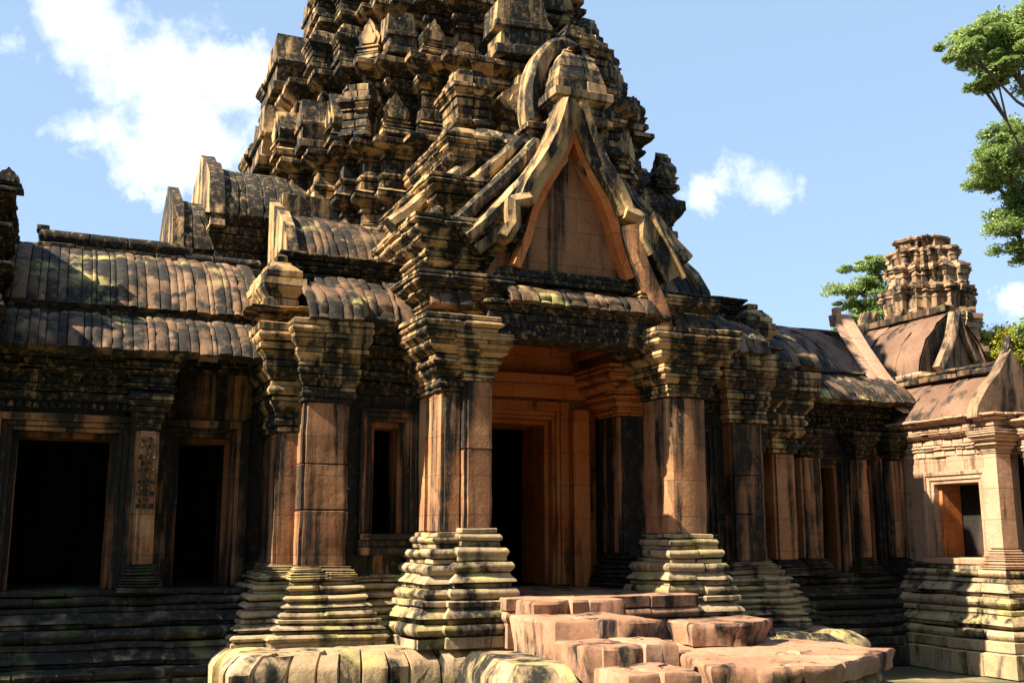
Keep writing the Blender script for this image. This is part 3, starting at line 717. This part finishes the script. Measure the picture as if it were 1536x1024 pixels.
# ================================================================== TERRACE, STEPS, PLATFORM
def rough_block(mb, pl, z0, z1, bul=.02, er=.03, top=.02):
    course(mb, pl, [(-.06, z0), (-.01, z0+.01), (bul*.3, z0+(z1-z0)*.35), (bul, z0+(z1-z0)*.7), (bul, z1-.035), (bul-.016, z1-.008), (-.06, z1), (-.16, z1-.002)], .16, .007, er, rn, True, .003, 0.06)
TE = thing('terrace', 'low terrace with a bulging row of worn yellowish blocks below the porch pillars', 'terrace', (3.6, 11.8, -1.3))
mb = MB(); 
course(mb, rect(2.05, 5.2, 11.75, 14.5), [(-.1, -1.06), (.14, -1.05), (.16, -.95), (.15, -.72), (.11, -.66), (.0, -.572), (-.03, -.556), (-.16, -.55)], .27, .045, .022, rn, True, .05, .2)
mb.build('coping', M['terr'], TE); mb = MB()
course(mb, rect(7.35, 10.2, 11.75, 14.5), [(-.1, -1.06), (.14, -1.05), (.16, -.95), (.15, -.72), (.11, -.66), (.0, -.572), (-.03, -.556), (-.16, -.55)], .27, .045, .022, rn, True, .05, .2)
mb.build('coping', M['terr'], TE)
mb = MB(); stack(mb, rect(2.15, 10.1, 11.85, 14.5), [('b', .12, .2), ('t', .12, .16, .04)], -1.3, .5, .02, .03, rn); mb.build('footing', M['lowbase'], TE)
ST = thing('staircase', 'short flight of worn pink stone steps leading up to the dark main doorway', 'steps', (5.6, 10, -1.3))
def step(x0, x1, y0, y1, z0, z1, sl=0):
    mb = MB(); rough_block(mb, [(x0, y0+sl), ((x0+x1)/2, y0+rn.uniform(-.05, .05)), (x1, y0-sl), (x1, y1), (x0, y1)], z0, z1, .012, .03); mb.build('step', M['step'], ST)
step(5.06, 5.46, 10.93, 11.55, -.9, -.012); step(5.47, 6.12, 10.84, 11.55, -.9, -.004)
step(4.78, 5.22, 9.85, 10.95, -1.2, -.15, .03); step(5.23, 5.92, 9.72, 10.83, -1.2, -.14)
step(4.74, 5.3, 9.1, 9.84, -1.3, -.315, .03); step(5.31, 5.66, 9.0, 9.7, -1.3, -.305)
step(4.76, 5.06, 8.35, 9.08, -1.3, -.49); step(5.07, 5.42, 8.28, 8.98, -1.3, -.475)
PL = thing('stone_platform', 'broad flat pink stone slab platform right of the steps, with moulded yellowish edge', 'platform', (7.2, 9.9, -1.3))
for q in ([(5.75, 8.6), (6.6, 8.36), (7.0, 9.3), (6.15, 9.75)], [(6.62, 8.35), (6.95, 8.3), (8.45, 9.2), (7.6, 9.75), (7.02, 9.3)], [(6.17, 9.77), (7.0, 9.32), (7.58, 9.77), (7.3, 10.9), (6.75, 11.1)], [(7.6, 9.77), (8.46, 9.22), (8.5, 10.6), (7.32, 10.9)]):
    mb = MB(); rough_block(mb, q, -.70, -.50+rn.uniform(-.012, .012), .02, .03); mb.build('top_slab', M['step'], PL)
mb = MB(); stack(mb, [(5.85, 8.7), (6.9, 8.42), (8.4, 9.4), (8.4, 10.5), (6.7, 11.0)], [('b', .2, .06), ('t', .12, .02, .05), ('b', .12, -.05), ('t', .13, .03, .04)], -1.3, .4, .02, .03, rn); mb.build('moulded_side', M['base'], PL)
BL = MB(); rough_block(BL, [(6.6, 10.2), (7.2, 10.05), (7.85, 10.5), (7.7, 10.95), (6.75, 10.85)], -.5, -.24, .03, .03)
o = BL.build('stone_block', M['step']); o['label'] = 'loose pink stone block lying at the back of the slab platform'; o['category'] = 'stone block'
CH = thing('stair_cheek', 'chamfered yellowish stone cheek block at the left foot of the steps', 'stone block', (4.3, 10, -1.3))
mb = MB(); course(mb, [(4.12, 9.3), (4.56, 9.1), (4.68, 9.5), (4.66, 10.6), (4.2, 10.7)], [(.06, -.9), (.10, -.88), (.10, -.66), (.085, -.63), (.0, -.505), (-.02, -.485), (-.2, -.48)], .4, .008, .012, rn, True, .006, .05); mb.build('cap_stone', M['terr'], CH)
mb = MB(); stack(mb, [(4.12, 9.3), (4.56, 9.1), (4.68, 9.5), (4.66, 10.6), (4.2, 10.7)], [('b', .15, .1), ('t', .14, .06, .05), ('b', .11, .0)], -1.3, .5, .015, .02, rn); mb.build('moulded_side', M['base'], CH)

# ================================================================== LEFT PAVILION (edge of frame)
PV = thing('pavilion', 'dark stacked stone pavilion cut off by the left edge, above the left gallery roof', 'pavilion', (-2.2, 14.6, 2.3))
mb = MB(); stack(mb, rect(-4, -.98, 12.9, 16), scaled(CAPS, .95, 1.25), 2.3, .25, .014, .018, rn); mb.build('cornice', M['carved'], PV)
mb = MB(); z = 3.25
for k in range(3):
    z = stack(mb, rect(-4, -.72-.02*k, 13.2+.2*k, 16), scaled(TIER_BASE+[('b', .2, 0)]+TIER_TOP[:-1], .5, .8), z, .25, .014, .02, rn)
mb.build('wall', M['carved'], PV)
me = antefix_mesh(.3, .3, .2, M['carved'], seed=5); o = bpy.data.objects.new('antefix', me); col.objects.link(o); o.parent = PV; o.location = Vector((-.65, 13.9, 4.82))-parent_origin(PV)

# ================================================================== RIGHT GALLERY WING
WG = thing('gallery', 'sunlit pink stone gallery wing on the right with a framed window and smooth brown roof', 'gallery', (15, 13, -1.3))
WX = 13.4
def wall_y(mb, y0, y1, x0, x1, z0, z1, op):
    y = y0
    for (a, b, za, zb) in sorted(op):
        box(mb, x0, x1, y, a, z0, z1)
        if za > z0+.02: box(mb, x0+.003, x1, a+.002, b-.002, z0, za)
        box(mb, x0+.003, x1, a+.002, b-.002, zb, z1); y = b
    box(mb, x0, x1, y, y1, z0, z1)
mb = MB(); wall_y(mb, 12.12, 14.6, WX, WX+.5, .28, 2.0, [(12.45, 13.38, .36, 1.52)]); mb.build('wall', M['wing'], WG)
W1 = part('window', WG, (WX, 12.7, .36)); mb = MB()
for k, (o_, pr) in enumerate(((0, .02), (.06, .045), (.13, .07))):
    o2 = (.06, .13, .2)[k]
    box(mb, WX-pr, WX+.08, 12.45-o2, 12.45-o_, .36, 1.52+o2, cham=.008); box(mb, WX-pr, WX+.08, 13.38+o_, 13.38+o2, .36, 1.52+o2, cham=.008)
    box(mb, WX-pr+.002, WX+.08, 12.45-o_+.001, 13.38+o_-.001, 1.52+o_, 1.52+o2-.002, cham=.008)
mb.build('frame', M['wing'], W1)
mb = MB(); box(mb, WX+.09, WX+.5, 13.32, 13.382, .36, 1.52, cham=.006); mb.build('jamb', M['red'], W1); mb = MB(); box(mb, WX+.09, WX+.5, 12.448, 12.51, .36, 1.52, cham=.006); mb.build('jamb', M['red'], W1)
mb = MB(); box(mb, WX-.12, WX+.3, 12.25, 13.62, .26, .355); mb.build('sill', M['wing'], W1)
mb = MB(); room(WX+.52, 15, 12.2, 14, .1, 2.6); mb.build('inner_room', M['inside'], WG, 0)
mb = MB(); stack(mb, rect(WX, 14.5, 12.1, 14.9), scaled(PLINTH, 1.56, 1.), -1.3, .5, .016, .02, rn); mb.build('plinth', M['base'], WG)
mb = MB(); stack(mb, rect(WX, 14.5, 12.1, 14.9), scaled(CORN, .62, .75), 1.95, .2, .012, .014, rn); mb.build('cornice', M['wing'], WG)
def groof(name, y0, y1, prof, mat='wingroof', rib=.5, dep=.008):
    mb = MB(); vault(mb, 'y', y0, y1, prof, rib, dep, rn); c = prof[-1][0]; vault(mb, 'y', y0, y1, [(2*c-u, z) for u, z in prof], rib, dep, rn); return mb.build(name, M[mat], WG)
wr = [(13.18, 2.58), (13.28, 2.72), (13.45, 2.92), (13.7, 3.14), (13.95, 3.3)]
groof('roof', 12.3, 14.9, wr)
mb = MB(); course(mb, rect(13.8, 14.1, 12.15, 14.9), band(0, 3.28, 3.38, .1), .3, .01, .014, rn, True); course(mb, rect(13.85, 14.05, 12.15, 14.9), torus(0, 3.38, 3.46, .03), .25, .01, .014, rn, True); mb.build('ridge', M['roof'], WG)
WC = 13.95
gb = [(13.1, 2.5)]+[(u-.05, z+.08) for u, z in wr[:-1]]+[(WC, 3.62)]+[(2*WC-u+.05, z+.08) for u, z in reversed(wr[:-1])]+[(14.8, 2.5)]
mb = MB(); poly_slab(mb, gb, 'y', 12.12, 12.32); mb.build('gable', M['far'], WG)
mb = MB(); poly_slab(mb, [(WC-.05, 3.58), (WC+.1, 3.58), (WC+.04, 3.84)], 'y', 12.15, 12.28); mb.build('finial', M['carved'], WG)
# nearer lower bay, cut off by the right edge
mb = MB(); wall_y(mb, 9.5, 11.9, WX+.35, WX+.8, .1, 1.9, [(10.6, 11.55, .2, 1.62)]); mb.build('wall', M['wing'], WG)
mb = MB(); stack(mb, rect(WX+.35, 16, 9.4, 11.9), scaled(PLINTH, 1.5, .9), -1.3, .5, .016, .02, rn); mb.build('plinth', M['base'], WG)
mb = MB(); stack(mb, rect(WX+.35, 16, 9.4, 11.9), scaled(CORN, .6, .7), 1.86, .2, .012, .014, rn); mb.build('cornice', M['wing'], WG)
mb = MB(); stack(mb, rect(WX-.08, WX+.22, 12.02, 12.26), scaled(PED, .3, .3)+[('b', 1.45, 0)]+scaled(CAPS, .35, .45), .2, 2, .008, .01, rn); mb.build('pilaster', M['wing'], WG)
mb = MB(); vault(mb, 'y', 9.5, 12.1, [(13.6, 2.42), (13.7, 2.5), (14.0, 2.56), (14.6, 2.6)], .3, .02, rn); mb.build('roof', M['wingroof'], WG)
# higher crossing roof with raking gables at the inner corner
ur = [(14.55, 3.55), (14.62, 3.9), (14.8, 4.3), (15.1, 4.62), (15.5, 4.9)]
groof('roof', 14.75, 19.5, ur)
mb = MB(); course(mb, rect(15.35, 15.65, 14.75, 17.3), band(0, 4.86, 5.0, .1), .3, .01, .02, rn, True); mb.build('ridge', M['roof'], WG)
mb = MB(); stack(mb, rect(14.5, 16.5, 14.6, 17.4), scaled(CORN, .9, .6), 2.7, .25, .014, .016, rn); mb.build('cornice', M['wing'], WG)
def rake(y, x_ap, z_ap, xf, zf, dy=.3, wdt=.12, mat='cap'):
    mb = MB()
    pl = [(x_ap, z_ap), ((x_ap*.72+xf*.28), z_ap-(z_ap-zf)*.42), ((x_ap*.35+xf*.65), z_ap-(z_ap-zf)*.75), (xf, zf)]
    for s in (1, -1):
        q = [(x_ap+(x-x_ap)*s, z) for x, z in pl]
        sweep_band(mb, q, [(-wdt, dy), (-wdt, 0), (0, -.05), (wdt, 0), (wdt, dy)], y, 4)
    mb.build('raking_frame', M[mat], WG)
    mb = MB(); poly_slab(mb, [(x_ap, z_ap), (xf, zf), (2*x_ap-xf, zf)], 'y', y+.06, y+dy); mb.build('gable', M['far'], WG)
mb = MB(); poly_slab(mb, [(14.5, 3.3)]+[(u+.02, z-.03) for u, z in ur]+[(31-u-.02, z-.03) for u, z in reversed(ur[:-1])]+[(16.5, 3.3)], 'y', 14.8, 15.1); mb.build('gable', M['far'], WG)
rake(14.45, 15.35, 4.78, 14.85, 3.7, .16, .075, 'far')
rake(16.9, 15.6, 5.25, 14.4, 3.5)
# gable turned towards the courtyard: its raking rail descends towards the viewer
mb = MB()
for dx, wd_ in ((0, .1), (.16, .06)):
    pth = [(15.3, 4.62), (14.9, 4.02), (14.5, 3.5), (14.1, 3.05), (13.8, 2.8)]
    vs = []; 
    for i, (y, z) in enumerate(pth):
        for (a, b) in ((-.02, -wd_), (-.1, 0), (-.02, wd_), (.2, wd_), (.2, -wd_)):
            vs.append((13.2+dx+a, y-b*.75, z-b*.65+dx*.6))
    fs = [(i*5+k, i*5+(k+1) % 5, i*5+5+(k+1) % 5, i*5+5+k) for i in range(4) for k in range(5)]+[(0, 1, 2, 3, 4), (20, 21, 22, 23, 24)]
    mb.add(vs, fs)
box(mb, 13.16, 13.36, 15.22, 15.42, 4.5, 4.72, .03); box(mb, 13.2, 13.32, 15.26, 15.38, 4.70, 4.86, .03); mb.build('raking_frame', M['wing'], WG)

# ================================================================== FAR CORNER TOWER
FC = Vector((30.2, 29.9, -1.3)); FT = thing('corner_tower', 'weathered brown corner tower with crumbling tiers rising far behind the right roofs', 'tower', FC)
zs = [3.0, 6.2, 7.6, 8.8, 9.85, 10.7, 11.35, 11.8]; rs = [1.95, 1.84, 1.74, 1.62, 1.44, 1.18, .85]
def redent2(Rd): return [(FC.x+x, FC.y+y) for x, y in redent(Rd, ((1, .27), (.82, .52), (.66, .66)))]
for i in range(7):
    mb = MB(); H = zs[i+1]-zs[i]; z = zs[i]
    for kq, (fh, off) in enumerate(((.14, .04), (.30, -.01), (.22, .02), (.10, .07), (.14, .12), (.10, .02))):
        rq = random.Random(40+i//2)                  # the same joints in every course: upright ribs with dark gaps
        course(mb, redent2(rs[i]), band(off+rn.uniform(-.02, .02), z, z+fh*H, .25), .42, .13, .09, rq, True, .14, .18); z += fh*H
    mb.build('tower_tier', M['far'], FT)

# ================================================================== TREES
def leaf_mat(name, a, b, c):
    m, n, l, bs = node_mat(name); g = n.new('ShaderNodeNewGeometry')
    k = n.new('ShaderNodeTexNoise'); k.inputs['Scale'].default_value = .9; k.inputs['Detail'].default_value = 3; l.new(g.outputs['Position'], k.inputs['Vector'])
    ad = n.new('ShaderNodeMath'); ad.operation = 'ADD'; ad.inputs[1].default_value = 0
    mu = n.new('ShaderNodeMath'); mu.operation = 'MULTIPLY'; mu.inputs[1].default_value = .45; l.new(g.outputs['Random Per Island'], mu.inputs[0])
    l.new(k.outputs['Fac'], ad.inputs[0]); l.new(mu.outputs[0], ad.inputs[1])
    cc = ramp(n, l, ad.outputs[0], [(.4, a), (.68, b), (.95, c)]); l.new(cc, bs.inputs['Base Color']); bs.inputs['Roughness'].default_value = .6
    tr = n.new('ShaderNodeBsdfTranslucent'); l.new(cc, tr.inputs[0]); ms = n.new('ShaderNodeMixShader'); ms.inputs[0].default_value = .42
    l.new(bs.outputs[0], ms.inputs[1]); l.new(tr.outputs[0], ms.inputs[2]); l.new(ms.outputs[0], n['Material Output'].inputs[0])
    return m
LM = {'mid': leaf_mat('mid_green_leaves', (.10, .17, .05), (.22, .32, .10), (.36, .45, .17)),
      'light': leaf_mat('light_green_leaves', (.14, .2, .07), (.24, .34, .12), (.34, .44, .18)),
      'yellow': leaf_mat('yellow_green_leaves', (.13, .16, .02), (.32, .33, .04), (.46, .44, .08))}
mbk, nb_, lb_, bsb = node_mat('bark'); bsb.inputs['Base Color'].default_value = (.10, .075, .055, 1); bsb.inputs['Roughness'].default_value = .9
def tube(mb, pts, rad, k=7):
    vs = []; fs = []
    for i, p in enumerate(pts):
        d = (pts[min(i+1, len(pts)-1)]-pts[max(0, i-1)]).normalized(); a = d.orthogonal().normalized(); b = d.cross(a)
        for j in range(k):
            t = 2*math.pi*j/k; vs.append(p+(a*math.cos(t)+b*math.sin(t))*rad[i])
    for i in range(len(pts)-1):
        for j in range(k): fs.append((i*k+j, i*k+(j+1) % k, (i+1)*k+(j+1) % k, (i+1)*k+j))
    mb.add(vs, fs)
def leaves(mb, c, r, n, size, rr, leafk=7.5):
    "leaf sprays through an uneven clump"
    sub = [(Vector((rr.gauss(0, .45), rr.gauss(0, .45), rr.gauss(0, .4))), rr.uniform(.22, .62)) for _ in range(max(6, n//55))]
    for i in range(int(n*leafk)):
        s, q = rr.choice(sub); v = Vector((rr.gauss(0, 1), rr.gauss(0, 1), rr.gauss(0, .7)))
        p = s+v.normalized()*q*rr.random()**.75
        P = Vector((c[0]+p.x*r[0], c[1]+p.y*r[1], c[2]+p.z*r[2]))
        a = Vector((rr.gauss(0, 1), rr.gauss(0, 1), rr.gauss(0, .5))).normalized(); b = a.cross(Vector((rr.gauss(0, .5), rr.gauss(0, .5), 1))).normalized()
        l_ = size*rr.uniform(.6, 1.3); w_ = l_*.45
        mb.add([P-a*l_*.5, P+b*w_*.5, P+a*l_*.5, P-b*w_*.5], [(0, 1, 2, 3)])
def at(px, py, D): return Vector((0, 0, EYE))+(FW+RT*((px-768)/1600)+UP*((512-py)/1600))*D
def tree(name, label, root, top, clumps, mat, size, seed, group=None, cat='tree', tr=.35):
    rr = random.Random(seed); o = thing(name, label, cat, root, group)
    mb = MB(); root = Vector(root); top = Vector(top); pts = [root.lerp(top, t)+Vector((math.sin(t*5+seed)*.25, math.cos(t*4+seed)*.25, 0))*min(1, t*3) for t in (0, .2, .4, .6, .8, 1)]
    tube(mb, pts, [tr*(1-.7*t) for t in (0, .2, .4, .6, .8, 1)], 9)
    for (c, r, n) in clumps:
        c = Vector(c); k = min(4, max(1, int(5*(c.z-root.z-1.5)/max(.1, top.z-root.z)))); s = pts[k]
        mid = s.lerp(c, .55)+Vector((0, 0, -.08*(c-s).length))
        tube(mb, [s, s.lerp(mid, .5), mid, c], [tr*.24, tr*.18, tr*.12, tr*.05], 6)
        for q in range(6):
            e = c+Vector((rr.gauss(0, .45)*r[0], rr.gauss(0, .45)*r[1], rr.gauss(0, .4)*r[2])); tube(mb, [mid.lerp(c, .5), c.lerp(e, .5)+Vector((0, 0, .1)), e], [tr*.1, tr*.06, tr*.02], 5)
    mb.build('trunk', mbk, o)
    mb = MB()
    for (c, r, n) in clumps: leaves(mb, c, r, n, size, rr)
    mb.build('crown', LM[mat], o, 0)
    return o
D = 30
tree('tree', 'tall tree at the top right, its spreading leafy branches cut off by the frame edge', at(1640, 760, D)*1.0, at(1600, 60, D),
     [(at(1480, 60, D), (.8, .9, .55), 2200), (at(1530, 50, D), (.95, 1.2, .8), 3000), (at(1510, 95, D-.5), (.6, .8, .4), 1500), (at(1450, 75, D-1), (.45, .6, .35), 900), (at(1480, 122, D), (.42, .6, .28), 800), (at(1590, 90, D), (1., 1.2, .9), 2200)], 'mid', .12, 4)
tree('tree', 'rounded tree on the right edge with drooping olive foliage below the top branches', at(1630, 770, D+3), at(1580, 240, D+3),
     [(at(1520, 215, D+3), (.95, 1., .75), 2600), (at(1480, 265, D+3), (.55, .7, .45), 1500), (at(1500, 240, D+2), (.6, .8, .5), 1500), (at(1545, 300, D+3), (.9, 1., .7), 2200), (at(1515, 335, D+3), (.65, .8, .5), 1600), (at(1545, 375, D+3), (.6, .8, .45), 1300), (at(1600, 270, D+3), (1.2, 1.2, 1.3), 2500)], 'mid', .12, 9)
D = 46
tree('tree', 'bright green feathery tree standing directly left of the far corner tower', at(1335, 790, D), at(1330, 440, D),
     [(at(1305, 398, D), (.95, .9, .36), 1300), (at(1290, 430, D), (1.1, 1., .42), 1500), (at(1310, 462, D), (1.1, 1., .5), 1600), (at(1272, 455, D), (.5, .6, .26), 600), (at(1290, 482, D), (.8, .8, .3), 800), (at(1345, 430, D), (.9, 1, .9), 900)], 'light', .13, 6)
D = 40
tree('tree', 'broad yellow-green bushy tree low on the right, behind the wing roof', at(1490, 800, D), at(1490, 570, D),
     [(at(1450, 560, D), (.9, 1.2, .8), 2400), (at(1490, 530, D), (1.3, 1.4, .9), 3600), (at(1535, 540, D), (1.1, 1.3, 1.), 3000), (at(1500, 590, D), (1.5, 1.4, 1.), 3000), (at(1545, 600, D), (1, 1, 1), 2000), (at(1440, 600, D), (.8, .9, .8), 1600)], 'yellow', .15, 8, tr=.3)
tree('tree', 'small leafy treetop just showing at the right frame edge above the bushy tree', at(1600, 800, 34), at(1575, 480, 34),
     [(at(1545, 490, 34), (.5, .6, .4), 900), (at(1580, 480, 34), (.9, .9, .8), 1500)], 'light', .14, 12, tr=.2)

# ================================================================== ADDED WOODS, unseen behind the viewer, to cut sky light on the front faces
def shade_woods():
    rr = random.Random(21); mb = MB()
    for i in range(26):
        x = -34+i*3.1; y = -13+rr.uniform(-3, 2)-abs(x-4)*.05; h = rr.uniform(13, 21)
        tube(mb, [Vector((x, y, -1.3)), Vector((x+rr.uniform(-.5, .5), y, h*.5)), Vector((x, y, h*.9))], [.4, .28, .08])
        for k in range(9):
            c = (x+rr.gauss(0, 1.2), y+rr.gauss(0, 1.2), 1+h*(k+.5)/9); leaves(mb, c, (2.6, 2.2, 2.0), 150, .95, rr, 2.)
    o = mb.build('shade_woods', LM['mid'], None, 0); o['kind'] = 'stuff'; o['label'] = 'unseen wall of forest added to cut the sky light on the temple front'
shade_woods()
